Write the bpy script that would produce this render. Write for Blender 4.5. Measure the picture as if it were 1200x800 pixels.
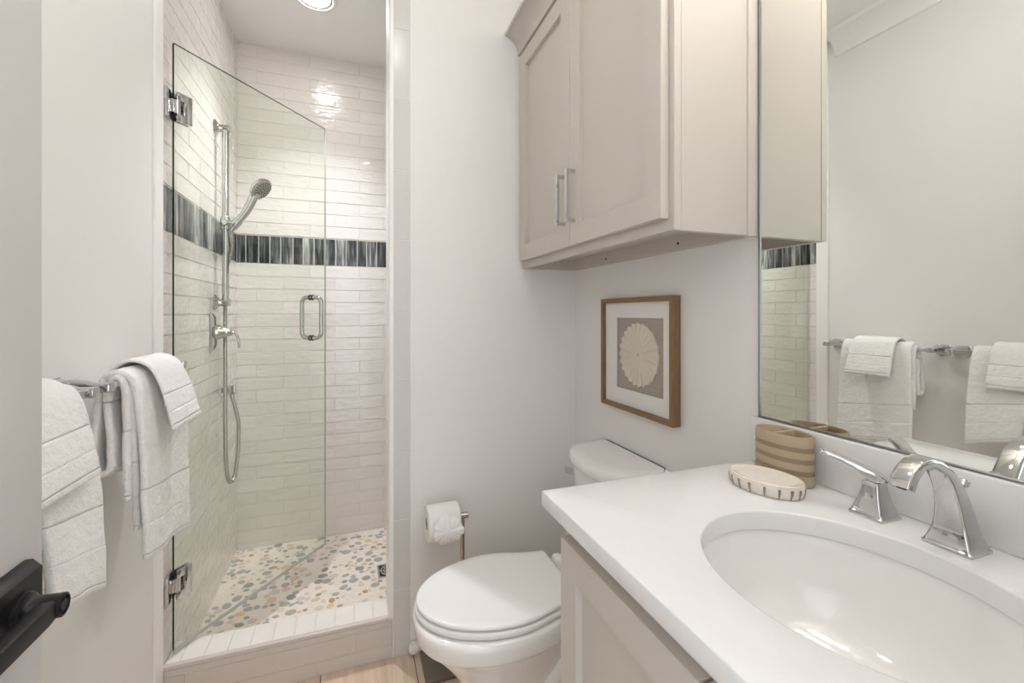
import bpy, bmesh, math, random
from mathutils import Vector, Matrix, noise
random.seed(7)
for o in list(bpy.data.objects): bpy.data.objects.remove(o)
S = bpy.context.scene
COL = S.collection
PI = math.pi

# ------------------------------------------------------------------ camera
cd = bpy.data.cameras.new('camera'); cam = bpy.data.objects.new('camera', cd); COL.objects.link(cam)
cam.location = (0, 0, 1.2); cam.rotation_euler = (PI/2, 0, math.radians(-19.837))
cd.sensor_width = 36; cd.lens = 521.39/1200*36; cd.shift_y = -(400-367.28)/1200; cd.clip_start = .02
S.camera = cam

# ------------------------------------------------------------------ light levels / exposure
S.view_settings.view_transform = 'Standard'; S.view_settings.look = 'None'
S.view_settings.gamma = 1; S.view_settings.use_curve_mapping = False
S.view_settings.exposure = -0.05
S.cycles.max_bounces = 16; S.cycles.diffuse_bounces = 12; S.cycles.glossy_bounces = 8
LENS_GLOW = 70.0       # brightness of the lamp lenses themselves
SHOWER_LAMP = 70.0     # watts of the reflector lamps behind the lenses
ROOM_LAMP = 3.5
VANITY_LAMP = 25.0
WORLD = 2.1  # even fill added through the doorway, brighter than the hall itself
w = bpy.data.worlds.new('doorway_fill'); S.world = w; w.use_nodes = True
w.node_tree.nodes['Background'].inputs[0].default_value = (.94, .975, 1, 1)
w.node_tree.nodes['Background'].inputs[1].default_value = WORLD

# ------------------------------------------------------------------ key dimensions
L, W, YB, YS, HC = -.533, .8523, 1.6025, 2.528, 2.542
HCNT = .8766
XR = .62           # right wall of the shower
JX = .135          # shower opening, right jamb

# ------------------------------------------------------------------ materials
def newmat(name):
    m = bpy.data.materials.new(name); m.use_nodes = True
    nt = m.node_tree; b = nt.nodes['Principled BSDF']
    return m, nt, b
def node(nt, t, **kw):
    n = nt.nodes.new(t)
    for k, v in kw.items():
        if hasattr(n, k): setattr(n, k, v)
        else: n.inputs[k].default_value = v
    return n
def plain(name, col, rough=.5, metal=0, bump=0, bscale=200, spec=.5, coat=0, var=0, vscale=4):
    m, nt, b = newmat(name)
    b.inputs['Base Color'].default_value = (*col, 1); b.inputs['Roughness'].default_value = rough
    b.inputs['Metallic'].default_value = metal; b.inputs['Specular IOR Level'].default_value = spec
    b.inputs['Coat Weight'].default_value = coat
    tc = node(nt, 'ShaderNodeTexCoord')
    if var:
        n = node(nt, 'ShaderNodeTexNoise', Scale=vscale, Detail=4.0)
        nt.links.new(tc.outputs['Object'], n.inputs['Vector'])
        mx = node(nt, 'ShaderNodeMix', data_type='RGBA')
        mx.inputs[6].default_value = (*[c*(1-var) for c in col], 1); mx.inputs[7].default_value = (*[min(1, c*(1+var)) for c in col], 1)
        nt.links.new(n.outputs['Fac'], mx.inputs[0]); nt.links.new(mx.outputs[2], b.inputs['Base Color'])
    if bump:
        n = node(nt, 'ShaderNodeTexNoise', Scale=float(bscale), Detail=3.0)
        nt.links.new(tc.outputs['Object'], n.inputs['Vector'])
        bp = node(nt, 'ShaderNodeBump', Strength=bump, Distance=.002)
        nt.links.new(n.outputs['Fac'], bp.inputs['Height']); nt.links.new(bp.outputs['Normal'], b.inputs['Normal'])
    return m
M = {}
M['paint'] = plain('wall_paint', (.77, .762, .75), .6, bump=.06, bscale=260)
M['ceil'] = plain('ceiling_paint', (.85, .84, .825), .7, bump=.04, bscale=200)
M['trim'] = plain('white_trim', (.84, .83, .82), .35)
M['baffle'] = plain('lamp_baffle', (.30, .29, .28), .6)
M['mirrorframe'] = plain('dark_steel_edge', (.30, .30, .30), .3, 1)
M['doorpaint'] = plain('door_paint', (.53, .515, .505), .4)
M['grout'] = plain('grout', (.72, .69, .66), .8, bump=.2, bscale=500)
M['porc'] = plain('porcelain', (.82, .81, .795), .09, coat=.5)
M['plastic'] = plain('white_plastic', (.80, .795, .78), .22)
M['quartz'] = plain('white_quartz', (.75, .75, .745), .14, var=.02, vscale=60)
M['greige'] = plain('greige_paint', (.54, .495, .45), .38, bump=.03, bscale=150)
M['chrome'] = plain('chrome', (.60, .60, .60), .06, 1)
M['nickel'] = plain('brushed_nickel', (.52, .47, .41), .25, 1)
M['darkbase'] = plain('dark_nickel', (.20, .175, .15), .4, .8)
M['steel'] = plain('satin_steel', (.62, .61, .59), .22, 1)
M['black'] = plain('matte_black', (.008, .008, .009), .38, spec=.35)
M['dark'] = plain('dark_gap', (.02, .02, .02), .7)
M['paper'] = plain('tissue_paper', (.82, .81, .79), .9, bump=.3, bscale=300)
M['card'] = plain('cardboard', (.45, .36, .27), .9)
M['mat'] = plain('white_mat_board', (.82, .815, .805), .8)
M['shell'] = plain('cream_shell', (.70, .63, .54), .6, bump=.2, bscale=160, var=.06, vscale=40)
M['sand'] = plain('sand_ceramic', (.43, .335, .235), .55, bump=.06, bscale=300)
M['sanddark'] = plain('brown_ceramic_stripe', (.285, .215, .148), .6, bump=.06, bscale=300)
M['cream'] = plain('cream_glaze', (.78, .70, .61), .2, coat=.3, var=.05, vscale=30)
M['rib'] = plain('whitewashed_rib', (.74, .69, .63), .6, var=.08, vscale=120)
M['brownmark'] = plain('brown_mark', (.30, .215, .165), .6)
M['rubber'] = plain('clear_seal', (.48, .47, .44), .25)
m, nt, b = newmat('mirror_silver'); M['mirror'] = m
b.inputs['Base Color'].default_value = (.845, .865, .835, 1); b.inputs['Metallic'].default_value = 1; b.inputs['Roughness'].default_value = .0

def emit(name, col, s):
    m, nt, b = newmat(name)
    b.inputs['Base Color'].default_value = (.8, .8, .8, 1)
    b.inputs['Emission Color'].default_value = (*col, 1); b.inputs['Emission Strength'].default_value = s
    return m
M['lens_shower'] = emit('shower_lamp_lens', (1, .985, .97), LENS_GLOW)
M['lens_room'] = emit('room_lamp_lens', (1, .975, .95), LENS_GLOW)
M['shade'] = emit('vanity_lamp_glass', (1, .955, .90), VANITY_LAMP)

def glassmat(name, tint, edge=False):
    m, nt, b = newmat(name); nt.nodes.remove(b)
    out = nt.nodes['Material Output']
    tr = node(nt, 'ShaderNodeBsdfTransparent'); tr.inputs[0].default_value = (*tint, 1)
    gl = node(nt, 'ShaderNodeBsdfGlossy'); gl.inputs[0].default_value = (1, 1, 1, 1); gl.inputs['Roughness'].default_value = .0
    fr = node(nt, 'ShaderNodeFresnel', IOR=1.45)
    geo = node(nt, 'ShaderNodeNewGeometry')
    # only the outward side mirrors; the ray leaving the pane passes straight on
    inv = node(nt, 'ShaderNodeMath', operation='SUBTRACT'); inv.inputs[0].default_value = 1
    nt.links.new(geo.outputs['Backfacing'], inv.inputs[1])
    mu = node(nt, 'ShaderNodeMath', operation='MULTIPLY')
    nt.links.new(fr.outputs[0], mu.inputs[0]); nt.links.new(inv.outputs[0], mu.inputs[1])
    mx = node(nt, 'ShaderNodeMixShader')
    nt.links.new(mu.outputs[0], mx.inputs[0]); nt.links.new(tr.outputs[0], mx.inputs[1]); nt.links.new(gl.outputs[0], mx.inputs[2])
    nt.links.new(mx.outputs[0], out.inputs[0])
    return m
M['glass'] = glassmat('shower_glass', (.981, .996, .970))
M['pane'] = glassmat('clear_pane', (.985, .985, .985))
M['glassedge'] = plain('glass_edge', (.03, .05, .045), .08)
M['glassedgepale'] = plain('polished_glass_edge', (.42, .46, .43), .06)

# glazed white wall tile: colour varies a little tile by tile, surface hand made
m, nt, b = newmat('white_glazed_tile'); M['tile'] = m
at = node(nt, 'ShaderNodeAttribute'); at.attribute_name = 'rnd'
cr = node(nt, 'ShaderNodeValToRGB')
cr.color_ramp.elements[0].color = (.735, .70, .67, 1); cr.color_ramp.elements[1].color = (.78, .75, .725, 1)
nt.links.new(at.outputs['Fac'], cr.inputs[0]); nt.links.new(cr.outputs[0], b.inputs['Base Color'])
tc = node(nt, 'ShaderNodeTexCoord')
n1 = node(nt, 'ShaderNodeTexNoise', Scale=22.0, Detail=3.0)
mp = node(nt, 'ShaderNodeMapping'); mp.inputs['Scale'].default_value = (1, 1, 2.2)
nt.links.new(tc.outputs['Object'], mp.inputs[0]); nt.links.new(mp.outputs[0], n1.inputs['Vector'])
bp = node(nt, 'ShaderNodeBump', Strength=.55, Distance=.006)
nt.links.new(n1.outputs['Fac'], bp.inputs['Height']); nt.links.new(bp.outputs['Normal'], b.inputs['Normal'])
b.inputs['Roughness'].default_value = .13; b.inputs['Coat Weight'].default_value = .3
M['jambtile'] = plain('grey_white_tile', (.61, .60, .585), .22)
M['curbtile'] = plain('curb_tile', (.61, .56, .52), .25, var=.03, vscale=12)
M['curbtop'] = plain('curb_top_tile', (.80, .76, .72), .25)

# charcoal mosaic: streaks along z, every piece its own tone
m, nt, b = newmat('charcoal_mosaic'); M['mosaic'] = m
tc = node(nt, 'ShaderNodeTexCoord'); at = node(nt, 'ShaderNodeAttribute'); at.attribute_name = 'rnd'
mp = node(nt, 'ShaderNodeMapping'); mp.inputs['Scale'].default_value = (60, 60, 5)
cb = node(nt, 'ShaderNodeCombineXYZ'); ml = node(nt, 'ShaderNodeMath', operation='MULTIPLY'); ml.inputs[1].default_value = 9
nt.links.new(at.outputs['Fac'], ml.inputs[0]); 
for k in range(3): nt.links.new(ml.outputs[0], cb.inputs[k])
va = node(nt, 'ShaderNodeVectorMath', operation='ADD')
nt.links.new(tc.outputs['Object'], va.inputs[0]); nt.links.new(cb.outputs[0], va.inputs[1])
nt.links.new(va.outputs[0], mp.inputs[0])
n1 = node(nt, 'ShaderNodeTexNoise', Scale=1.0, Detail=5.0, Distortion=.8); nt.links.new(mp.outputs[0], n1.inputs['Vector'])
ad = node(nt, 'ShaderNodeMath', operation='MULTIPLY_ADD'); ad.inputs[1].default_value = .34; 
nt.links.new(at.outputs['Fac'], ad.inputs[0])
sb = node(nt, 'ShaderNodeMath', operation='SUBTRACT'); sb.inputs[1].default_value = .17
nt.links.new(n1.outputs['Fac'], sb.inputs[0]); nt.links.new(sb.outputs[0], ad.inputs[2])
cr = node(nt, 'ShaderNodeValToRGB'); e = cr.color_ramp.elements
e[0].position = .30; e[0].color = (.022, .024, .026, 1); e[1].position = .74; e[1].color = (.60, .60, .585, 1)
x = e.new(.45); x.color = (.115, .122, .126, 1); x = e.new(.58); x.color = (.29, .30, .30, 1)
nt.links.new(ad.outputs[0], cr.inputs[0]); nt.links.new(cr.outputs[0], b.inputs['Base Color'])
b.inputs['Roughness'].default_value = .25

# towel terry; uv.y = metres from the front hem, bands woven flat
def towelmat(name, b0, b1):
    m, nt, b = newmat(name)
    b.inputs['Base Color'].default_value = (.80, .79, .775, 1); b.inputs['Roughness'].default_value = .95
    b.inputs['Sheen Weight'].default_value = .15; b.inputs['Specular IOR Level'].default_value = .1
    tc = node(nt, 'ShaderNodeTexCoord'); sx = node(nt, 'ShaderNodeSeparateXYZ'); nt.links.new(tc.outputs['UV'], sx.inputs[0])
    n1 = node(nt, 'ShaderNodeTexNoise', Scale=330.0, Detail=3.0); nt.links.new(tc.outputs['Object'], n1.inputs['Vector'])
    n2 = node(nt, 'ShaderNodeTexNoise', Scale=70.0, Detail=3.0); nt.links.new(tc.outputs['Object'], n2.inputs['Vector'])
    cr = node(nt, 'ShaderNodeValToRGB'); cr.color_ramp.interpolation = 'LINEAR'
    e = cr.color_ramp.elements; e[0].position = 0; e[0].color = (.12,)*3+(1,); e[1].position = 1; e[1].color = (.5,)*3+(1,)
    def stop(p, v):
        q = e.new(min(.999, p/.5)); q.color = (v, v, v, 1)
    for p, v in ((.010, .22), (.012, .12), (.014, .5), (b0-.0025, .5), (b0, .14), (b0+.003, .30), (b1-.003, .30), (b1, .14), (b1+.0025, .5)): stop(p, v)
    dv = node(nt, 'ShaderNodeMath', operation='DIVIDE'); dv.inputs[1].default_value = .5
    nt.links.new(sx.outputs[1], dv.inputs[0]); nt.links.new(dv.outputs[0], cr.inputs[0])
    a = node(nt, 'ShaderNodeMath', operation='MULTIPLY'); nt.links.new(n1.outputs['Fac'], a.inputs[0]); nt.links.new(cr.outputs[0], a.inputs[1])
    a2 = node(nt, 'ShaderNodeMath', operation='MULTIPLY_ADD'); a2.inputs[1].default_value = 1.3; nt.links.new(n2.outputs['Fac'], a2.inputs[0]); nt.links.new(a.outputs[0], a2.inputs[2])
    a3 = node(nt, 'ShaderNodeMath', operation='MULTIPLY_ADD'); a3.inputs[1].default_value = 2.2; nt.links.new(cr.outputs[0], a3.inputs[0]); nt.links.new(a2.outputs[0], a3.inputs[2])
    bp = node(nt, 'ShaderNodeBump', Strength=.9, Distance=.0034); nt.links.new(a3.outputs[0], bp.inputs['Height'])
    nt.links.new(bp.outputs['Normal'], b.inputs['Normal'])
    return m
M['towel'] = towelmat('white_terry', .075, .145)
M['washcloth'] = towelmat('white_terry_small', .042, .082)

def woodmat(name, c0, c1, scale, rough=.45, planks=False):
    m, nt, b = newmat(name); tc = node(nt, 'ShaderNodeTexCoord')
    mp = node(nt, 'ShaderNodeMapping'); mp.inputs['Scale'].default_value = scale
    src = tc.outputs['Object']
    if planks:
        mr = node(nt, 'ShaderNodeMapping'); mr.inputs['Rotation'].default_value = (0, 0, PI/2); mr.inputs['Location'].default_value = (.3, .255, 0)
        nt.links.new(src, mr.inputs[0])
        br = node(nt, 'ShaderNodeTexBrick', Scale=1.0); br.inputs['Brick Width'].default_value = 1.3; br.inputs['Row Height'].default_value = .30
        br.inputs['Mortar Size'].default_value = .0016; br.inputs['Mortar Smooth'].default_value = .2; br.inputs['Color1'].default_value = (0, 0, 0, 1); br.inputs['Color2'].default_value = (1, 1, 1, 1)
        nt.links.new(mr.outputs[0], br.inputs['Vector'])
        va = node(nt, 'ShaderNodeVectorMath', operation='MULTIPLY_ADD'); va.inputs[1].default_value = (3, 3, 3)
        nt.links.new(br.outputs['Color'], va.inputs[0]); nt.links.new(src, va.inputs[2]); src = va.outputs[0]
    nt.links.new(src, mp.inputs[0])
    n1 = node(nt, 'ShaderNodeTexNoise', Scale=1.0, Detail=8.0, Distortion=1.2, Roughness=.62); nt.links.new(mp.outputs[0], n1.inputs['Vector'])
    cr = node(nt, 'ShaderNodeValToRGB'); cr.color_ramp.elements[0].position = .3; cr.color_ramp.elements[1].position = .72
    cr.color_ramp.elements[0].color = (*c0, 1); cr.color_ramp.elements[1].color = (*c1, 1)
    nt.links.new(n1.outputs['Fac'], cr.inputs[0])
    col = cr.outputs[0]
    if planks:
        mx = node(nt, 'ShaderNodeMix', data_type='RGBA'); mx.inputs[7].default_value = (.05, .035, .025, 1)
        nt.links.new(br.outputs['Fac'], mx.inputs[0]); nt.links.new(col, mx.inputs[6]); col = mx.outputs[2]
    nt.links.new(col, b.inputs['Base Color']); b.inputs['Roughness'].default_value = rough
    return m
M['oakfloor'] = woodmat('oak_plank_floor', (.52, .385, .28), (.73, .585, .46), (28, 2.2, 10), .4, True)
M['oakV'] = woodmat('oak_frame_upright', (.165, .085, .036), (.30, .175, .085), (160, 160, 8), .5)
M['oakH'] = woodmat('oak_frame_rail', (.165, .085, .036), (.30, .175, .085), (160, 8, 160), .5)
# linen
m, nt, b = newmat('natural_linen'); M['linen'] = m
tc = node(nt, 'ShaderNodeTexCoord')
outs = []
for sc in ((10, 900, 90), (10, 90, 900)):
    mp = node(nt, 'ShaderNodeMapping'); mp.inputs['Scale'].default_value = sc; nt.links.new(tc.outputs['Object'], mp.inputs[0])
    n = node(nt, 'ShaderNodeTexNoise', Scale=1.0, Detail=2.0); nt.links.new(mp.outputs[0], n.inputs['Vector']); outs.append(n.outputs['Fac'])
ad = node(nt, 'ShaderNodeMath', operation='ADD'); nt.links.new(outs[0], ad.inputs[0]); nt.links.new(outs[1], ad.inputs[1])
cr = node(nt, 'ShaderNodeValToRGB'); cr.color_ramp.elements[0].position = .35; cr.color_ramp.elements[1].position = .65
cr.color_ramp.elements[0].color = (.30, .25, .20, 1); cr.color_ramp.elements[1].color = (.46, .40, .335, 1)
hf = node(nt, 'ShaderNodeMath', operation='MULTIPLY'); hf.inputs[1].default_value = .5; nt.links.new(ad.outputs[0], hf.inputs[0])
nt.links.new(hf.outputs[0], cr.inputs[0]); nt.links.new(cr.outputs[0], b.inputs['Base Color']); b.inputs['Roughness'].default_value = .9

# ------------------------------------------------------------------ mesh helpers
class MB:
    """collects shapes given in world coordinates into one mesh"""
    def __init__(s): s.b = bmesh.new(); s.mi = 0; s.rl = None
    def f(s, vs):
        try:
            q = s.b.faces.new(vs); q.material_index = s.mi; return q
        except ValueError: return None
    def v(s, p): return s.b.verts.new(p)
    def box(s, lo, hi, bev=0, seg=2):
        x0, y0, z0 = lo; x1, y1, z1 = hi
        vs = [s.v(p) for p in ((x0,y0,z0),(x1,y0,z0),(x1,y1,z0),(x0,y1,z0),(x0,y0,z1),(x1,y0,z1),(x1,y1,z1),(x0,y1,z1))]
        fs = [s.f([vs[i] for i in q]) for q in ((0,3,2,1),(4,5,6,7),(0,1,5,4),(1,2,6,5),(2,3,7,6),(3,0,4,7))]
        if bev:
            es = list({e for q in fs for e in q.edges})
            bmesh.ops.bevel(s.b, geom=es, offset=bev, segments=seg, affect='EDGES', profile=.5)
        return s
    def obox(s, c, ax, ay, az, hx, hy, hz, bev=0, seg=2):
        """box with its own axes"""
        c = Vector(c); ax = Vector(ax).normalized(); ay = Vector(ay).normalized(); az = Vector(az).normalized()
        vs = [s.v(c+ax*(hx*i)+ay*(hy*j)+az*(hz*k)) for k in (-1, 1) for i, j in ((-1,-1),(1,-1),(1,1),(-1,1))]
        fs = [s.f([vs[i] for i in q]) for q in ((0,3,2,1),(4,5,6,7),(0,1,5,4),(1,2,6,5),(2,3,7,6),(3,0,4,7))]
        if bev:
            es = list({e for q in fs for e in q.edges})
            bmesh.ops.bevel(s.b, geom=es, offset=bev, segments=seg, affect='EDGES', profile=.5)
        return s
    def loft(s, rings, cap=True, closed=True):
        R = [[s.v(p) for p in r] for r in rings]; n = len(R[0])
        for a, c in zip(R, R[1:]):
            for i in range(n if closed else n-1):
                j = (i+1) % n; s.f([a[i], a[j], c[j], c[i]])
        if cap and closed: s.f(R[0][::-1]); s.f(R[-1])
        return s
    def cyl(s, p0, p1, r0, r1=None, n=24):
        r1 = r0 if r1 is None else r1
        p0 = Vector(p0); p1 = Vector(p1); d = (p1-p0).normalized(); u = d.orthogonal().normalized(); w_ = d.cross(u)
        return s.loft([[p+u*(r*math.cos(a))+w_*(r*math.sin(a)) for a in [2*PI*i/n for i in range(n)]] for p, r in ((p0, r0), (p1, r1))])
    def lathe(s, p0, d, prof, n=32, cap=True):
        """prof: (distance along d, radius)"""
        p0 = Vector(p0); d = Vector(d).normalized(); u = d.orthogonal().normalized(); w_ = d.cross(u)
        return s.loft([[p0+d*t+u*(r*math.cos(a))+w_*(r*math.sin(a)) for a in [2*PI*i/n for i in range(n)]] for t, r in prof], cap=cap)
    def tube(s, pts, r, n=12, closed=False):
        pts = [Vector(p) for p in pts]; N = len(pts); rr = r if isinstance(r, (list, tuple)) else [r]*N
        rings = []; prev = None
        for i, p in enumerate(pts):
            a = pts[(i-1) % N] if (closed or i > 0) else p; c = pts[(i+1) % N] if (closed or i < N-1) else p
            t = (c-a).normalized()
            u = t.orthogonal().normalized() if prev is None else (prev-t*prev.dot(t)).normalized()
            prev = u; w_ = t.cross(u)
            rings.append([p+u*(rr[i]*math.cos(k))+w_*(rr[i]*math.sin(k)) for k in [2*PI*j/n for j in range(n)]])
        if closed: rings.append(rings[0]); 
        s.loft(rings, cap=not closed)
        if closed: bmesh.ops.remove_doubles(s.b, verts=s.b.verts, dist=1e-6)
        return s
    def prism(s, poly, axis, a0, a1):
        """poly in the two other axes (cyclic order), extruded along axis 0/1/2"""
        def P(q, t):
            p = [0, 0, 0]; p[axis] = t; o = [i for i in range(3) if i != axis]; p[o[0]] = q[0]; p[o[1]] = q[1]; return p
        return s.loft([[P(q, a0) for q in poly], [P(q, a1) for q in poly]])
    def build(s, name, mat, parent=None, smooth=True, ang=35, recalc=True, mods=()):
        if recalc: bmesh.ops.recalc_face_normals(s.b, faces=s.b.faces)
        off = Vector((0, 0, 0)) if parent is None else WORLDLOC[parent.name]
        if parent is None:
            xs = [v.co for v in s.b.verts]
            org = Vector((sum(v.x for v in xs)/len(xs), sum(v.y for v in xs)/len(xs), min(v.z for v in xs)))
            off = org
        bmesh.ops.translate(s.b, verts=s.b.verts, vec=-off)
        me = bpy.data.meshes.new(name); s.b.to_mesh(me); s.b.free()
        for m_ in (mat if isinstance(mat, (list, tuple)) else [mat]): me.materials.append(m_)
        if smooth:
            for p in me.polygons: p.use_smooth = True
            me.set_sharp_from_angle(angle=math.radians(ang))
        o = bpy.data.objects.new(name, me); COL.objects.link(o)
        if parent is None: o.location = off; WORLDLOC[o.name] = off
        else: o.parent = parent; WORLDLOC[o.name] = off
        for k, kw in mods:
            md = o.modifiers.new(k.lower(), k)
            for a, v_ in kw.items(): setattr(md, a, v_)
        return o
WORLDLOC = {}
def tag(o, label, cat, group=None):
    o['label'] = label; o['category'] = cat
    if group: o['group'] = group
    return o
def thing(name, label, cat, loc, group=None):
    o = bpy.data.objects.new(name, None); COL.objects.link(o); o.location = loc
    o.empty_display_size = .05; WORLDLOC[o.name] = Vector(loc)
    return tag(o, label, cat, group)
def struct(o, label=None):
    o['kind'] = 'structure'
    if label: o['label'] = label
    return o
def rrect(c, u, v, hu, hv, r, n=5):
    c = Vector(c); u = Vector(u); v = Vector(v); out = []
    r = min(r, hu*.999, hv*.999)
    for (sx, sy, a0) in ((1,1,0),(-1,1,PI/2),(-1,-1,PI),(1,-1,1.5*PI)):
        for k in range(n):
            a = a0+PI/2*k/(n-1); out.append(c+u*(sx*(hu-r)+r*math.cos(a))+v*(sy*(hv-r)+r*math.sin(a)))
    return out
def lerp(a, b, t): return a+(b-a)*t
def smooth_path(pts, n=8):
    """Catmull-Rom through pts"""
    P = [Vector(p) for p in pts]; out = []
    for i in range(len(P)-1):
        a = P[max(0, i-1)]; b_ = P[i]; c = P[i+1]; d = P[min(len(P)-1, i+2)]
        for k in range(n):
            t = k/n; out.append(.5*((2*b_)+(c-a)*t+(2*a-5*b_+4*c-d)*t*t+(3*b_-a-3*c+d)*t**3))
    out.append(P[-1]); return out

# ------------------------------------------------------------------ tiled walls
def tile_face(mb, rl, o, u, v, n, rects, nu, nv, h, tilt, mi, wave=0.0):
    """raised tiles on the plane o+u*a+v*b; rects = (a0,a1,b0,b1)"""
    o = Vector(o); u = Vector(u); v = Vector(v); n = Vector(n)
    for (a0, a1, b0, b1) in rects:
        r = random.random(); t = [h+random.uniform(-tilt, tilt) for _ in range(4)]; sd = random.uniform(0, 99)
        e = .0011
        g = []
        for j in range(nv+1):
            row = []
            for i in range(nu+1):
                p = i/nu; q = j/nv
                hh = (t[0]*(1-p)*(1-q)+t[1]*p*(1-q)+t[2]*(1-p)*q+t[3]*p*q)
                if wave: hh += wave*noise.noise((p*2.5+sd, q*1.1, sd))
                row.append(mb.v(o+u*lerp(a0+e, a1-e, p)+v*lerp(b0+e, b1-e, q)+n*hh))
            g.append(row)
        ring = [g[0][i] for i in range(nu+1)]+[g[j][nu] for j in range(1, nv+1)]+[g[nv][i] for i in range(nu-1, -1, -1)]+[g[j][0] for j in range(nv-1, 0, -1)]
        base = []
        for vv in ring:
            d = vv.co-o; a = d.dot(u); b_ = d.dot(v)
            a = a0 if abs(a-(a0+e)) < 1e-5 else (a1 if abs(a-(a1-e)) < 1e-5 else a)
            b_ = b0 if abs(b_-(b0+e)) < 1e-5 else (b1 if abs(b_-(b1-e)) < 1e-5 else b_)
            base.append(mb.v(o+u*a+v*b_-n*.0004))
        fs = []
        for j in range(nv):
            for i in range(nu): fs.append(mb.f([g[j][i], g[j][i+1], g[j+1][i+1], g[j+1][i]]))
        for i in range(len(ring)):
            k = (i+1) % len(ring); fs.append(mb.f([base[i], base[k], ring[k], ring[i]]))
        for q in fs:
            if q:
                q.material_index = mi
                for lp in q.loops: lp[rl] = (r, r, r, 1)
BAND0, BAND1 = 1.4532, 1.5899
def brick_rects(u0, u1, j0, z0, z1, pitch, up, length=.2435, gap=.0022):
    """running bond rows from z0 upward (up) or from z1 downward"""
    out = []; k = 0
    while True:
        a, c = (z0+k*pitch, z0+(k+1)*pitch) if up else (z1-(k+1)*pitch, z1-k*pitch)
        if (up and a >= z1-.004) or (not up and c <= z0+.004): break
        a = max(a, z0); c = min(c, z1)
        off = j0+(length/2 if k % 2 else 0)
        st = off-math.ceil((off-u0)/length)*length
        while st < u1-.002:
            p, q = max(st, u0), min(st+length, u1)
            if q-p > .006: out.append((p+gap/2, q-gap/2, a+gap/2, c-gap/2))
            st += length
        k += 1
    return out
def shower_wall(name, box, o, u, n, u0, u1, j0, jb):
    mb = MB(); mb.mi = 0; rl = mb.b.loops.layers.color.new('rnd'); mb.box(*box)
    v = (0, 0, 1)
    tile_face(mb, rl, o, u, v, n, brick_rects(u0, u1, j0, BAND1+.004, HC, .063, True), 8, 2, .0022, .0007, 1, .0009)
    tile_face(mb, rl, o, u, v, n, brick_rects(u0, u1, j0, .03, BAND0-.004, .0632, False), 8, 2, .0022, .0007, 1, .0009)
    rects = []; a = u0-jb
    while a < u1:
        wd = .0515+random.uniform(-.006, .006)
        p, q = max(a, u0), min(a+wd, u1)
        if q-p > .008: rects.append((p+.0015, q-.0015, BAND0, BAND1))
        a += wd
    tile_face(mb, rl, o, u, v, n, rects, 1, 1, .0022, .0002, 2)
    return struct(mb.build(name, [M['grout'], M['tile'], M['mosaic']], recalc=False, ang=40))

# ================================================================== ROOM SHELL
struct(MB().box((L-.1, -.12, 0), (L, YB, HC)).build('wall_left', M['paint']))
shower_wall('wall_shower_left', ((L-.1, YB, 0), (L, YS+.1, HC)), (L, 0, 0), (0, 1, 0), (1, 0, 0), YB-.004, YS, 1.71, .02)
shower_wall('wall_shower_back', ((L, YS, 0), (XR+.1, YS+.1, HC)), (0, YS, 0), (1, 0, 0), (0, -1, 0), L, XR, -.4475, .012)
shower_wall('wall_shower_right', ((XR, YB+.112, 0), (XR+.1, YS, HC)), (XR, 0, 0), (0, 1, 0), (-1, 0, 0), YB+.112, YS, 1.71, .02)
# back wall behind the toilet, with the tiled jamb column of the shower opening
mb = MB(); rl = mb.b.loops.layers.color.new('rnd'); mb.mi = 0
mb.box((JX, YB, 0), (W+.1, YB+.112, HC)); 
rects = []
z = 1.459-6*.2455
while z < HC-.01:
    if z+.2455 > .01: rects.append((JX+.003, JX+.0605, max(z, .0)+.0008, min(z+.2455, HC)-.0008))
    z += .2455
tile_face(mb, rl, (0, YB, 0), (1, 0, 0), (0, 0, 1), (0, -1, 0), rects, 1, 1, .0016, .0002, 1)
struct(mb.build('wall_back', [M['paint'], M['jambtile']], recalc=False))
# pencil trim on the jamb edge and on the left wall
def pencil(name, pts, z0, z1, mat):
    return struct(MB().prism(pts, 2, z0, z1).build(name, mat))
arc = lambda cx, cy, r, a0, a1, n=6: [(cx+r*math.cos(math.radians(lerp(a0, a1, k/(n-1)))), cy+r*math.sin(math.radians(lerp(a0, a1, k/(n-1))))) for k in range(n)]
pencil('trim_1', [(JX+.003, YB+.112)]+[(JX-.014, YB+.112)]+arc(JX-.006, YB-.001, .008, 180, 270)+[(JX+.003, YB-.009)], .1452, HC, M['trim'])
pencil('trim_2', [(L, YB-.004)]+[(L+.006, YB-.004)]+arc(L+.003, YB-.058, .004, 0, -90)[0:6]+[(L, YB-.062)], .0, HC, M['trim'])
# right wall
struct(MB().box((W, -.12, 0), (W+.1, YB, HC)).build('wall_right', M['paint']))
# near wall with the doorway the photograph looks through
mb = MB()
mb.box((L, -.12, 0), (-.335, -.002, HC)).box((.345, -.12, 0), (W, -.002, HC)).box((-.335, -.12, 2.06), (.345, -.002, HC))
struct(mb.build('wall_near', M['paint']))
struct(MB().box((L-.1, -.12, HC), (W+.1, YS+.1, HC+.1)).build('ceiling', M['ceil']))
struct(MB().box((L-.1, -.12, -.1), (W+.1, YB+.112, 0)).build('floor', M['oakfloor'], smooth=False))
# crown moulding of the left wall
prof = [(L, 2.448), (L+.012, 2.448)]+[(L+.012+.075*(1-math.cos(a)), 2.455+.075*math.sin(a)) for a in [PI/2*k/8 for k in range(9)]]+[(L+.095, HC), (L, HC)]
struct(MB().prism(prof, 1, -.002, 1.505).build('trim_3', M['trim']))
struct(MB().prism([(L, 0), (L+.013, 0), (L+.013, .135), (L+.008, .149), (L, .149)], 1, -.002, YB-.063).build('baseboard_left', M['trim']))

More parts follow.
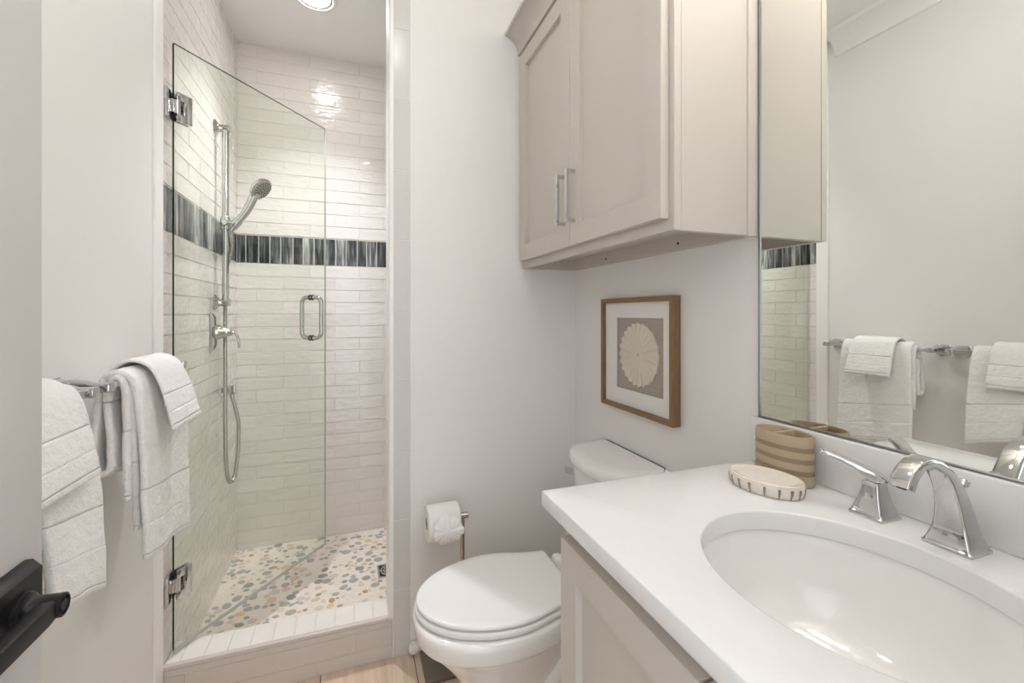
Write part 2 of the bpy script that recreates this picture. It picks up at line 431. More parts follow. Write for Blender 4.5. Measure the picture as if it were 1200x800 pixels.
# shower pan of sliced pebbles
mb = MB(); mb.mi = 0; mb.box((L-.1, YB+.112, -.1), (XR+.1, YS+.1, .03))
peb = []
cx, cy = .165, 2.098
tries = 0
cols = [1]*40+[2]*11+[3]*9+[4]*26+[5]*54+[6]*2
while tries < 15000 and len(peb) < 900:
    tries += 1
    r = random.uniform(.011, .0225) if tries < 4000 else random.uniform(.006, .012)
    x, y = random.uniform(L+.01, XR-.01), random.uniform(YB+.12, YS-.01)
    if abs(x-cx) < .055+r and abs(y-cy) < .055+r: continue
    if all((x-p)**2+(y-q)**2 > ((r+s_)*.89)**2 for p, q, s_ in peb):
        peb.append((x, y, r)); mb.mi = random.choice(cols)
        asp = random.uniform(.68, .95); th = random.gauss(0, .6); sd = random.uniform(0, 90)
        top = []; low = []
        for k in range(14):
            a = 2*PI*k/14; rr = r*(1+.13*noise.noise((math.cos(a)*1.2+sd, math.sin(a)*1.2, sd)))
            ex, ey = rr*math.cos(a), rr*asp*math.sin(a)
            px, py = x+ex*math.cos(th)-ey*math.sin(th), y+ex*math.sin(th)+ey*math.cos(th)
            px = min(max(px, L+.001), XR-.001); py = min(max(py, YB+.1125), YS-.001)
            low.append(mb.v((px, py, .0301))); top.append(mb.v((x+(px-x)*.93, y+(py-y)*.93, .0312)))
        mb.f(top)
        for k in range(14): mb.f([low[k], low[(k+1) % 14], top[(k+1) % 14], top[k]])
pebm = [plain('pan_grout', (.82, .75, .68), .7, bump=.2, bscale=300)]
for i, c in enumerate(((.42, .41, .40), (.335, .335, .33), (.70, .54, .35), (.66, .58, .50), (.82, .755, .68), (.50, .31, .15))):
    pebm.append(plain('pebble_%s' % ('grey', 'slate', 'amber', 'beige', 'cream', 'rust')[i], c, .4, var=.18, vscale=90))
struct(mb.build('floor_shower', pebm, recalc=False, smooth=False))

# curb
mb = MB(); rl = mb.b.loops.layers.color.new('rnd'); mb.mi = 0; mb.box((L, YB+.001, 0), (JX-.0005, YB+.111, .1405))
rects = []; x = JX-.0005
while x > L:
    rects.append((max(L+.002, x-.0625)+.001, x-.001, YB+.012, YB+.111)); x -= .0625
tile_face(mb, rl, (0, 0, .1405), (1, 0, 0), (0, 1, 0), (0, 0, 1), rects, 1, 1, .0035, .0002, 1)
rects = []
for k, (z0, z1, off) in enumerate(((.112, .131, -.1057), (.0495, .1105, .0168), (.001, .048, -.1057))):
    st = off-5*.245
    while st < JX:
        p, q = max(st, L), min(st+.245, JX-.0005)
        if q-p > .005: rects.append((p+.0007, q-.0007, z0, z1))
        st += .245
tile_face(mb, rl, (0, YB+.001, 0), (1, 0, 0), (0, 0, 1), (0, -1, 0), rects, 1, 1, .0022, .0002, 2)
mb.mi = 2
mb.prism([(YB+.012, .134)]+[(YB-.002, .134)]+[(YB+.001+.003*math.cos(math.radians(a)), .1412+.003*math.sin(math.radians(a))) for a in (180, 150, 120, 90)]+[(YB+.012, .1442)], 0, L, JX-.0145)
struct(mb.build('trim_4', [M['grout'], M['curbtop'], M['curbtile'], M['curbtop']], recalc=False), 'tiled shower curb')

# entry door standing open at the left edge
d1 = MB().box((-.335, .001, .012), (-.3, .597, 2.04), .002).build('door_1', M['doorpaint']); struct(d1, 'pale grey interior door standing open')
dh = MB()
dh.loft([rrect((-.3, .538, .926), (0, 1, 0), (0, 0, 1), .034, .034, .003), rrect((-.294, .538, .926), (0, 1, 0), (0, 0, 1), .034, .034, .003), rrect((-.285, .538, .926), (0, 1, 0), (0, 0, 1), .0285, .0285, .002)])
h0 = dh.build('door_handle', M['black'], d1); h0['label'] = 'matte black lever handle on a square plate'
nb = MB().lathe((-.286, .538, .926), (1, 0, 0), [(0, .017), (.003, .017), (.004, .0155), (.006, .0155), (.007, .0135), (.010, .0115), (.026, .0105), (.031, .0105), (.032, .0085), (.0295, .0080), (.0295, .0055), (.0315, .005), (.0315, .0008)])
nb.build('neck', M['black'], h0)
lv = MB()
lv.loft([rrect((-.2645, y, .9255), (1, 0, 0), (0, 0, 1), hx, hz, .0035) for y, hx, hz in ((.536, .0075, .0085), (.52, .0085, .0095), (.45, .0078, .009), (.41, .0075, .009), (.407, .006, .0075))])
lv.build('lever', M['black'], h0)

# ================================================================== LIGHT FITTINGS
def can(x, y, lens, watts, col, label, group=None):
    t = thing('recessed_light', label, 'ceiling light', (x, y, HC), group)
    MB().lathe((x, y, HC), (0, 0, -1), [(-.001, .07), (-.001, .088), (.004, .088), (.0085, .082), (.0085, .072), (.003, .0675), (-.001, .0675), (-.001, .07)], 48, cap=False).build('trim_ring', M['trim'], t)
    MB().lathe((x, y, HC), (0, 0, -1), [(.0012, .0590), (.0012, .0672), (.0042, .0672), (.0042, .0590), (.0012, .0590)], 40, cap=False).build('baffle', M['baffle'], t)
    MB().lathe((x, y, HC), (0, 0, -1), [(-.004, .060), (.001, .060), (.003, .055), (.004, .03), (.0042, .002)], 40).build('lens', lens, t)
    ld = bpy.data.lights.new('reflector_lamp', 'SPOT'); ld.energy = watts; ld.color = col; ld.spot_size = math.radians(100); ld.spot_blend = 1.0; ld.shadow_soft_size = .03
    lo = bpy.data.objects.new('reflector_lamp', ld); COL.objects.link(lo); lo.parent = t; lo.location = (0, 0, -.04)
can(-.145, 2.06, M['lens_shower'], SHOWER_LAMP, (.95, .97, 1), 'round white recessed ceiling light inside the shower')
can(.16, .86, M['lens_room'], ROOM_LAMP, (.95, .975, 1), 'round white recessed ceiling light over the middle of the room')
t = thing('vanity_light', 'chrome vanity light bar with three frosted glass shades above the mirror', 'wall light', (W, .372, 2.16))
MB().box((W-.022, .13, 2.11), (W, .614, 2.19), .006).build('backplate', M['chrome'], t)
for y in (.20, .372, .544):
    a = MB().tube([(W-.02, y, 2.15), (W-.10, y, 2.15), (W-.13, y, 2.165), (W-.135, y, 2.195)], .008).build('arm', M['chrome'], t)
    MB().lathe((W-.135, y, 2.185), (0, 0, 1), [(0, .02), (.008, .034), (.06, .044), (.12, .052), (.117, .049), (.06, .041), (.012, .031), (.006, .01)], 28).build('glass_shade', M['shade'], t)

# ================================================================== VANITY
yc = .372
# cabinet
vc = thing('vanity_cabinet', 'greige painted vanity cabinet under the white countertop', 'cabinet', (.60, yc, 0))
FX = .363
mb = MB()
mb.box((FX, .012, .0), (FX+.02, .722, .8462))           # face frame with toe kick cut below handled by dark recess
mb.box((FX+.02, .704, 0), (W-.001, .722, .8462)).box((FX+.02, .012, 0), (W-.001, .030, .8462)).box((FX+.06, .03, .08), (W-.001, .704, .10))
mb.build('carcass', M['greige'], vc, smooth=False)
def shaker(name, parent, face, y0, y1, z0, z1, st, th=.020, rec=.012):
    """door facing -X, its front at x=face: one frame ring and a recessed panel"""
    def rc(x, e): return [(x, y0+e, z0+e), (x, y1-e, z0+e), (x, y1-e, z1-e), (x, y0+e, z1-e)]
    b_ = .0012
    m_ = MB()
    m_.loft([rc(face+th, 0), rc(face+b_, 0), rc(face, b_), rc(face, st-b_*.5), rc(face+b_*.5, st), rc(face+th, st), rc(face+th, 0)], cap=False)
    bmesh.ops.remove_doubles(m_.b, verts=m_.b.verts, dist=1e-6)
    d = m_.build(name, M['greige'], parent, ang=30)
    MB().box((face+rec, y0+st-.002, z0+st-.002), (face+th-.001, y1-st+.002, z1-st+.002)).build('panel', M['greige'], d)
    return d
def bar_pull(parent, x, y, z0, z1, out=.030):
    m_ = MB(); m_.box((x-out, y-.005, z0), (x-out+.010, y+.005, z1), .001)
    m_.box((x-out+.009, y-.0048, z0), (x, y+.0048, z0+.010), .0006).box((x-out+.009, y-.0048, z1-.010), (x, y+.0048, z1), .0006)
    return m_.build('handle', M['chrome'], parent)
DF = FX-.0205
for (a, c, hy) in ((.0365, .3695, .345), (.3745, .700, .40)):
    d = shaker('door', vc, DF, a, c, .115, .8125, .055)
    bar_pull(d, DF, hy, .585, .73)
# countertop with the oval cut-out
SX, SY, SA, SB = .580, .372, .158, .186
def oval(x, y, a, b_, n, ph=0): return [(x+a*math.cos(2*PI*k/n+ph), y+b_*math.sin(2*PI*k/n+ph)) for k in range(n)]
X0, X1, Y0, Y1 = .3273, W-.0005, .001, .7475
N = 96
def outer_pt(k, ins=0):
    a = 2*PI*k/N; dx, dy = math.cos(a)*SA, math.sin(a)*SB
    s_ = min(((X1-ins-SX)/dx if dx > 1e-9 else 1e9), ((X0+ins-SX)/dx if dx < -1e-9 else 1e9), ((Y1-ins-SY)/dy if dy > 1e-9 else 1e9), ((Y0+ins-SY)/dy if dy < -1e-9 else 1e9))
    return SX+dx*s_, SY+dy*s_
# snap nearest samples to the slab corners
outer = [list(outer_pt(k)) for k in range(N)]
for cxn, cyn in ((X0, Y0), (X0, Y1), (X1, Y0), (X1, Y1)):
    i = min(range(N), key=lambda k: (outer[k][0]-cxn)**2+(outer[k][1]-cyn)**2); outer[i] = [cxn, cyn]
def shrink(p, e):
    return (min(max(p[0], X0+e), X1-e), min(max(p[1], Y0+e), Y1-e))
mb = MB(); T = HCNT; Bz = HCNT-.030
rings = []
inn = oval(SX, SY, SA, SB, N)
ell = lambda e, z: [(SX+(SA+e)*math.cos(2*PI*k/N), SY+(SB+e)*math.sin(2*PI*k/N), z) for k in range(N)]
out_ = lambda e, z: [(*shrink(p, e), z) for p in outer]
rings = [ell(0, Bz), ell(0, T-.003), ell(.0009, T-.0009), ell(.003, T), out_(.0025, T), out_(.0007, T-.0007), out_(0, T-.0025), out_(0, Bz+.0025), out_(.0025, Bz), ell(0, Bz)]
mb.loft(rings, cap=False); bmesh.ops.remove_doubles(mb.b, verts=mb.b.verts, dist=1e-6)
tag(mb.build('countertop', M['quartz'], ang=50), 'white quartz countertop with oval sink cut-out', 'countertop')
tag(MB().box((W-.0205, .001, HCNT), (W-.0005, .7475, .972), .0018).build('backsplash', M['quartz']), 'low white quartz backsplash strip along the back of the countertop', 'backsplash')
# undermount bowl
sk = thing('sink', 'white oval undermount sink set in the countertop', 'sink', (SX, SY, .70))
prof = [(1.0+.035, Bz), (1.0+.035, Bz-.006)]
mb = MB(); rr = []
for s_, z in ((1.10, Bz-.0002), (1.03, Bz-.0002), (1.015, Bz-.004), (1.0, Bz-.018), (.965, Bz-.055), (.90, Bz-.088), (.78, Bz-.115), (.60, Bz-.132), (.40, Bz-.140), (.20, Bz-.144), (.135, Bz-.145), (.135, Bz-.160),
              (.22, Bz-.160), (.62, Bz-.146), (.83, Bz-.125), (.96, Bz-.09), (1.03, Bz-.05), (1.10, Bz-.012)):
    rr.append([(SX+SA*s_*math.cos(2*PI*k/N), SY+SB*s_*math.sin(2*PI*k/N), z) for k in range(N)])
rr.append(rr[0]); mb.loft(rr, cap=False); bmesh.ops.remove_doubles(mb.b, verts=mb.b.verts, dist=1e-6)
mb.build('basin', M['porc'], sk, ang=60)
MB().lathe((SX, SY, Bz-.150), (0, 0, 1), [(0, .02), (.006, .024), (.009, .024), (.0095, .018), (.011, .016), (.013, .010), (.0135, .001)]).build('drain_plug', M['chrome'], sk)

# faucet: spout, two handles
fx, fy = .790, .372
ft = thing('faucet', 'chrome arched sink faucet with two lever handles standing behind the sink', 'faucet', (fx, fy, HCNT))
mb = MB()
# column then arch; rings: centre, tangent, half width in y, half depth, corner radius
secs = [((.790, .8768), 90, .0285, .0260, .004), ((.790, .8805), 90, .0285, .0260, .004), ((.790, .8815), 90, .0268, .0243, .004), ((.790, .890), 90, .0236, .0212, .004),
        ((.7895, .905), 93, .0195, .0175, .004), ((.7865, .922), 99, .0168, .0155, .004), ((.7815, .940), 106, .0150, .0135, .0038), ((.7735, .958), 116, .0140, .0110, .0035), ((.763, .975), 126, .0134, .0086, .003),
        ((.750, .989), 138, .0130, .0072, .0028), ((.732, 1.0000), 156, .0126, .0062, .0025), ((.713, 1.0045), 179, .0124, .0060, .0025), ((.697, 1.0012), 204, .0122, .0064, .0025), ((.684, .9920), 228, .0121, .0074, .0028),
        ((.676, .9815), 243, .0120, .0084, .003), ((.672, .9735), 247, .0119, .0088, .003)]
rings = []
for (x, z), a, hw, hd, r in secs:
    t_ = Vector((math.cos(math.radians(a)), 0, math.sin(math.radians(a)))); nrm = Vector((t_.z, 0, -t_.x))
    rings.append(rrect((x, fy, z), (0, 1, 0), nrm, hw, hd, r, 4))
mb.loft(rings)
sp = mb.build('spout', M['chrome'], ft, ang=50)
a = math.radians(247); tdir = Vector((math.cos(a), 0, math.sin(a)))
p = Vector((.672, fy, .9735)); MB().cyl(p-tdir*.002, p+tdir*.001, .0055).build('aerator', M['dark'], sp)
MB().lathe((.803, fy, .954), (.45, 0, 1), [(-.03, .0028), (0, .0028), (.004, .0028), (.006, .0065), (.012, .0072), (.014, .006), (.0145, .001)], 16).build('lift_rod', M['chrome'], ft)
# small engraved maker's mark, too small to read
mb = MB()
for k in range(7):
    y = fy+.0075-k*.0025
    mb.obox((.7690, y, .8885), (0, 1, 0), (.25, 0, 1), (-1, 0, .25), .0008, .0010, .0012)
mb.build('engraved_mark', M['steel'], sp)
def faucet_handle(y, s):
    m_ = MB()
    rg = [rrect((fx, y, z), (0, 1, 0), (1, 0, 0), h, h, .004, 4) for z, h in ((.8768, .0255), (.8803, .0255), (.8812, .0238), (.890, .0205), (.903, .0165), (.918, .0135), (.930, .0122), (.9315, .0122))]
    m_.loft(rg); b_ = m_.build('handle', M['chrome'], ft, ang=50)
    m_ = MB()
    d = Vector((-.60, .80*s, 0)).normalized(); sd = Vector((0, 0, 1)).cross(d)
    path = [(-.016, .934, .010, .0030), (-.012, .9355, .0125, .0045), (0, .940, .0130, .0085), (.012, .945, .0125, .0085), (.026, .9525, .0110, .0060), (.042, .960, .0104, .0048), (.058, .9655, .0112, .0043), (.070, .9675, .0115, .004), (.073, .9674, .0095, .0025)]
    rg = []
    for i, (tt, z, hw, hh) in enumerate(path):
        a_ = path[max(0, i-1)]; c_ = path[min(len(path)-1, i+1)]
        tn = (d*(c_[0]-a_[0])+Vector((0, 0, c_[1]-a_[1]))).normalized(); up = sd.cross(tn)*-1
        rg.append(rrect(Vector((fx, y, z))+d*tt, sd, up, hw, hh, .0028, 4))
    m_.loft(rg); m_.cyl((fx, y, .9312), (fx, y, .936), .0105)
    m_.build('lever', M['chrome'], b_, ang=50)
faucet_handle(.4745, 1)
faucet_handle(.2695, -1)

# toothbrush holder
hx_, hy_ = .7970, .640
th = thing('toothbrush_holder', 'sand coloured oval toothbrush holder with darker grooved stripes beside the mirror', 'toothbrush holder', (hx_, hy_, HCNT))
def ov(z, a, b_, n=48): return [(hx_+a*math.copysign(abs(math.cos(2*PI*k/n))**.95, math.cos(2*PI*k/n)), hy_+b_*math.copysign(abs(math.sin(2*PI*k/n))**.95, math.sin(2*PI*k/n)), z) for k in range(n)]
a0, b0 = .0335, .0575
zz = HCNT+.0002; top = .9705
mb = MB()
st = [(zz, .985), (zz+.003, 1)]
strp = [(.032, .037), (.048, .053), (.064, .0695)]
mb.loft([ov(z, a0*s_, b0*s_) for z, s_ in ((zz, .95), (zz+.003, 1.0), (HCNT+0.0224, 1.0), (HCNT+0.0226, .978), (HCNT+0.0314, .978), (HCNT+0.0316, 1.0), (HCNT+0.0439, 1.0), (HCNT+0.0441, .978), (HCNT+0.0529, .978), (HCNT+0.0531, 1.0), (HCNT+0.0654, 1.0), (HCNT+0.0656, .978), (HCNT+0.0744, .978), (HCNT+0.0746, 1.0), (top-.002, 1.0), (top, .985))]
        + [ov(top, a0*.985-.003, b0*.985-.003), ov(top-.002, a0-.005, b0-.005), ov(HCNT+.008, a0-.006, b0-.006)])
for f_ in mb.b.faces:
    c_ = f_.calc_center_median(); 
    zz4 = [v_.co.z-HCNT for v_ in f_.verts]; out4 = max(abs((v_.co.y-hy_)/b0)**2.2+abs((v_.co.x-hx_)/a0)**2.2 for v_ in f_.verts)
    if out4 > .86 and any(min(zz4) > k-.0048 and max(zz4) < k+.0048 for k in (.027, .0485, .070)): f_.material_index = 1
mb.build('body', [M['sand'], M['sanddark']], th)
mb = MB(); mb.box((hx_-.028, hy_-.0035, HCNT+.012), (hx_+.028, hy_+.0035, top-.0006), .001); mb.build('divider', M['sand'], th)
# soap dish
dx_, dy_ = .720, .615
sd_ = thing('soap_dish', 'oval cream soap dish with brown marked whitewashed rim', 'soap dish', (dx_, dy_, HCNT))
rot = math.radians(12)
def ovd(z, a, b_, n=56):
    return [(dx_+a*math.cos(q)*math.cos(rot)-b_*math.sin(q)*math.sin(rot), dy_+a*math.cos(q)*math.sin(rot)+b_*math.sin(q)*math.cos(rot), z) for q in [2*PI*k/n for k in range(n)]]
A, B = .0455, .0655
H = HCNT+.0002
rim = MB().loft([ovd(H, A*.86, B*.9), ovd(H+.002, A*.92, B*.95), ovd(H+.010, A*.985, B*.99), ovd(H+.019, A, B), ovd(H+.0225, A*.98, B*.985)])
MB().loft([ovd(H+.0215, A*.99, B*.992), ovd(H+.0238, A*.985, B*.988), ovd(H+.0255, A*.95, B*.965), ovd(H+.0240, A*.85, B*.88), ovd(H+.0205, A*.6, B*.65), ovd(H+.0195, A*.2, B*.25)]).build('tray', M['cream'], sd_)
rim.mi = 1
for k in range(17):
    q = 2*PI*(k+.35+random.uniform(-.18, .18))/17
    for (z, s_, wd) in ((.0165, 1.003, .0024), (.0125, .999, .0017), (.0085, .985, .0013), (.0045, .955, .0009)):
        c_ = Vector((dx_+A*s_*math.cos(q)*math.cos(rot)-B*s_*math.sin(q)*math.sin(rot), dy_+A*s_*math.cos(q)*math.sin(rot)+B*s_*math.sin(q)*math.cos(rot), H+z))
        nn = Vector((math.cos(q)/A, math.sin(q)/B, 0)).normalized(); nn = Vector((nn.x*math.cos(rot)-nn.y*math.sin(rot), nn.x*math.sin(rot)+nn.y*math.cos(rot), 0))
        tg = Vector((0, 0, 1)).cross(nn); rim.obox(c_, nn, tg, (0, 0, 1), .0007, wd*random.uniform(.8, 1.2), .0024)
rim.build('rim', [M['rib'], M['brownmark']], sd_)

# mirror
mr = thing('mirror', 'large chrome-edged wall mirror above the sink', 'mirror', (W, .372, .9724))
MB().box((W-.0075, .0065, .9758), (W-.001, .7335, 1.995)).build('glass', M['mirror'], mr, smooth=False)
mb = MB()
for lo, hi in (((W-.010, .002, .9724), (W-.0005, .738, .9765)), ((W-.010, .002, 1.994), (W-.0005, .738, 2.0)), ((W-.010, .7325, .9724), (W-.0005, .738, 2.0)), ((W-.010, .002, .9724), (W-.0005, .0075, 2.0))):
    mb.box(lo, hi, .001, 1)
mb.build('frame', M['mirrorframe'], mr)

# ================================================================== WALL CABINET
wc = thing('wall_cabinet', 'greige two-door wall cabinet with crown moulding hanging above the toilet', 'cabinet', (.74, 1.17, 1.3724))
CF, CY0, CY1, CZ0, CZ1 = .6213, .7472, YB-.0015, 1.3724, 2.262
mb = MB()
mb.box((CF, CY0, CZ0), (CF+.019, CY1, CZ1)).box((CF+.019, CY0, CZ0), (W-.0005, CY0+.016, CZ1)).box((CF+.019, CY1-.016, CZ0), (W-.0005, CY1, CZ1))
mb.box((CF+.019, CY0+.016, CZ0+.040), (W-.0005, CY1-.016, CZ0+.055)).box((CF+.019, CY0+.016, CZ1-.02), (W-.0005, CY1-.016, CZ1))
mb.box((W-.017, CY0+.016, CZ0), (W-.0005, CY1-.016, CZ0+.040))
cc = mb.build('carcass', M['greige'], wc, smooth=False)
for y in (.985, 1.35): MB().cyl((W-.0175, y, CZ0+.018), (W-.0168, y, CZ0+.018), .0042).build('screw_hole', M['dark'], cc)
MB().box((CF+.0002, CY0-.0028, CZ0), (CF+.0180, CY0, CZ1), .0006, 1).build('side_stile', M['greige'], wc)
MB().box((CF+.0192, CY0-.0016, CZ0), (W-.034, CY0, CZ1)).build('side_panel', M['greige'], wc)
MB().box((W-.034, CY0-.007, CZ0-.003), (W-.0008, CY0, CZ1), .0015, 1).build('scribe_moulding', M['greige'], wc)
for (a, c, hy) in ((.760, 1.1675, 1.138), (1.1705, 1.580, 1.200)):
    d = shaker('door', wc, CF-.0205, a, c, 1.398, 2.174, .058)
    bar_pull(d, CF-.0205, hy, 1.462, 1.612)
prof = [(CF, 2.188), (CF-.021, 2.188)]+[(CF-.021-.05*(1-math.cos(a)), 2.193+.062*math.sin(a)) for a in [PI/2*k/8 for k in range(9)]]+[(CF-.075, 2.262), (CF, 2.262)]
MB().prism(prof, 1, CY0-.02, CY1).build('crown_moulding', M['greige'], wc)

# ================================================================== PICTURE
PX0, PY0, PY1, PZ0, PZ1 = .824, .993, 1.365, .888, 1.2505
pf = thing('framed_art', 'oak shadow-box frame with a round cream shell on linen, hung above the toilet', 'picture', (W, (PY0+PY1)/2, PZ0))
fw = .0155
mb = MB()
mb.box((PX0, PY0, PZ0), (W-.001, PY0+fw, PZ1), .0008, 1).box((PX0, PY1-fw, PZ0), (W-.001, PY1, PZ1), .0008, 1)
mb.mi = 1
mb.box((PX0+.0004, PY0+fw, PZ0), (W-.001, PY1-fw, PZ0+fw), .0008, 1).box((PX0+.0004, PY0+fw, PZ1-fw), (W-.001, PY1-fw, PZ1), .0008, 1)
mb.build('frame', [M['oakV'], M['oakH']], pf)
ly0, ly1, lz0, lz1 = 1.046, 1.283, .955, 1.1865
mb = MB(); mx_ = PX0+.012
mb.box((mx_, PY0+fw, PZ0+fw), (mx_+.003, ly0, PZ1-fw)).box((mx_, ly1, PZ0+fw), (mx_+.003, PY1-fw, PZ1-fw)).box((mx_, ly0, PZ0+fw), (mx_+.003, ly1, lz0)).box((mx_, ly0, lz1), (mx_+.003, ly1, PZ1-fw))
mb.build('mat_board', M['mat'], pf, smooth=False)
MB().box((mx_+.005, ly0-.005, lz0-.005), (mx_+.008, ly1+.005, lz1+.005)).build('linen_backing', M['linen'], pf, smooth=False)
mb = MB(); cyy, czz, R0 = 1.1655, 1.072, .0985; NS = 24; nseg = NS*6
cen = mb.v((mx_-.0005, cyy, czz)); prev = None
for j, q in enumerate((.035, .15, .35, .6, .8, .92, 1.0)):
    row = []
    for k in range(nseg):
        a = 2*PI*k/nseg; ph = (k % 6)/6
        rid = 1-abs(2*ph-1)          # 0 at valley, 1 at ridge
        rr_ = R0*q*(1+(.055*(rid**1.5)-.03)*(q**3))
        hgt = .0035+.0025*(1-q)+.0035*rid*min(1, q*1.6)
        sw = .10*q
        row.append(mb.v((mx_+.005-hgt, cyy+rr_*math.cos(a+sw), czz+rr_*math.sin(a+sw))))
    if prev:
        for k in range(nseg): mb.f([prev[k], prev[(k+1) % nseg], row[(k+1) % nseg], row[k]])
    else:
        for k in range(nseg): mb.f([cen, row[k], row[(k+1) % nseg]])
    prev = row
base = [mb.v((mx_+.0052, v_.co.y, v_.co.z)) for v_ in prev]
for k in range(nseg): mb.f([prev[k], prev[(k+1) % nseg], base[(k+1) % nseg], base[k]])
mb.f(base)
sh = mb.build('shell', M['shell'], pf, ang=25)
MB().cyl((mx_-.0012, cyy, czz), (mx_-.0002, cyy, czz), .0035).build('centre_hole', M['brownmark'], sh)
MB().box((PX0+.004, PY0+fw, PZ0+fw), (PX0+.0058, PY1-fw, PZ1-fw)).build('glazing', M['pane'], pf, smooth=False)

# ================================================================== TOILET
tl = thing('toilet', 'white two-piece toilet with closed lid between the vanity and the shower', 'toilet', (.45, 1.2, 0))
TY = 1.203
def bowl_ring(z, xf, xb, hw, e=2.3, n=64):
    cx_ = (xf+xb)/2; hx2 = (xb-xf)/2; out = []
    for k in range(n):
        a = 2*PI*k/n; c_, s_ = math.cos(a), math.sin(a)
        out.append((cx_+hx2*math.copysign(abs(c_)**(2/e), c_), TY+hw*math.copysign(abs(s_)**(2/e), s_), z))
    return out
def seat_ring(z, xf, xm, xb, hw, hb, n=48):
    out = []
    for k in range(n+1):
        a = PI/2+PI*k/n; out.append((xm+(xm-xf)*math.cos(a), TY+hw*math.sin(a), z))
    # rear: from (xm,-hw) to rear right corner, straight back, rear left corner
    m_ = 8
    for k in range(1, m_+1):
        t_ = k/m_; out.append((lerp(xm, xb-.012, t_), TY-lerp(hw, hb, t_*t_*(3-2*t_)), z))
    out.append((xb-.003, TY-hb+.003, z)); out.append((xb, TY-hb+.012, z)); out.append((xb, TY+hb-.012, z)); out.append((xb-.003, TY+hb-.003, z))
    for k in range(m_, 0, -1):
        t_ = k/m_; out.append((lerp(xm, xb-.012, t_), TY+lerp(hw, hb, t_*t_*(3-2*t_)), z))
    return out
mb = MB()
# deck + bowl + pedestal, outside then inside of the bowl left solid (lid is closed)
R_ = [(.0, .285, .66, .118, 3), (.02, .285, .66, .116, 3), (.035, .292, .655, .106, 2.8), (.10, .298, .64, .098, 2.6), (.17, .288, .63, .102, 2.4), (.225, .262, .62, .116, 2.3), (.262, .235, .615, .132, 2.3), (.295, .208, .612, .147, 2.3),
      (.322, .185, .611, .160, 2.3), (.334, .176, .611, .165, 2.3), (.338, .170, .611, .169, 2.3), (.342, .162, .611, .1735, 2.3), (.348, .158, .611, .1755, 2.3), (.375, .155, .610, .177, 2.3), (.388, .156, .609, .1765, 2.3), (.394, .161, .606, .172, 2.3), (.3955, .172, .60, .162, 2.3)]
mb.loft([bowl_ring(*q) for q in R_])
mb.loft([rrect((.70, TY, z), (0, 1, 0), (1, 0, 0), hw, hx2, .04, 6) for z, hw, hx2 in ((.25, .085, .115), (.33, .095, .135), (.37, .100, .138), (.398, .100, .138))])
mb.build('bowl', M['porc'], tl, ang=60)
# trapway bulges on both flanks
mb = MB()
for s_ in (1, -1):
    mb.tube(smooth_path([(.62, TY+s_*.085, .30), (.565, TY+s_*.098, .27), (.515, TY+s_*.095, .20), (.47, TY+s_*.085, .12), (.49, TY+s_*.088, .05), (.55, TY+s_*.09, .03)], 6), .035, 16)
mb.build('trapway', M['porc'], tl)
def slab(rings_fn, z0, z1, r=.006):
    return [rings_fn(z0, r), rings_fn(z0+r*.3, r*.3), rings_fn(z0+r, 0), rings_fn(z1-r, 0), rings_fn(z1-r*.3, r*.3), rings_fn(z1, r)]
MB().loft(slab(lambda z, e: seat_ring(z, .1585+e, .40, .585-e, .171-e, .135-e), .3985, .4155)).build('seat', M['plastic'], tl, ang=45)
lid = slab(lambda z, e: seat_ring(z, .1625+e, .40, .590-e, .1675-e, .130-e), .4185, .4305, .005)
lid += [seat_ring(.4315, .19, .40, .575, .14, .105), seat_ring(.4322, .26, .40, .53, .08, .06)]
MB().loft(lid).build('lid', M['plastic'], tl, ang=45)
for s_ in (.072, -.072): MB().loft([rrect((.615, TY+s_, z), (0, 1, 0), (1, 0, 0), h, h*.8, .012) for z, h in ((.396, .022), (.425, .022), (.433, .018), (.436, .010))]).build('hinge_cap', M['plastic'], tl)
mb = MB()
def tank_ring(z, xf, bow, hw, r):
    out = []; n = 20; xb = .8445
    out += [(xb, TY-hw, z)]
    pts = []
    for k in range(n+1):
        t_ = -1+2*k/n; pts.append((xf+bow*(t_*t_), TY+t_*(hw-r*.0)))
    # round the front corners
    res = []
    for (x, y) in pts:
        d = hw-abs(y-TY)
        if d < r: x += r-math.sqrt(max(0, r*r-(r-d)**2))
        res.append((x, y, z))
    return out+res+[(xb, TY+hw, z)]
mb.loft([tank_ring(z, xf, .040, hw, .10) for z, xf, hw in ((.3985, .690, .160), (.44, .684, .166), (.56, .676, .174), (.714, .668, .181))])
tk = mb.build('tank', M['porc'], tl, ang=40)
mb = MB()
mb.loft([tank_ring(z, xf, .045, hw, .105) for z, xf, hw in ((.7145, .668, .182), (.7165, .659, .190), (.722, .655, .194), (.742, .654, .195), (.7505, .658, .1915), (.754, .666, .184), (.7555, .70, .150))])
mb.build('tank_lid', M['porc'], tl, ang=40)
mb = MB()
mb.lathe((.715, TY+.122, .672), (-1, 0, 0), [(-.006, .012), (.006, .012), (.010, .010), (.014, .008)], 20)
mb.loft([rrect((.694-(y-.14)*.1, TY+y-.026, .672+z), (1, 0, 0), (0, 0, 1), hx2, hz, .004) for y, z, hx2, hz in ((.140, 0, .006, .007), (.155, .0, .007, .009), (.172, -.002, .0065, .0105), (.186, -.004, .006, .011), (.190, -.005, .004, .009))])
mb.build('flush_lever', M['chrome'], tl)

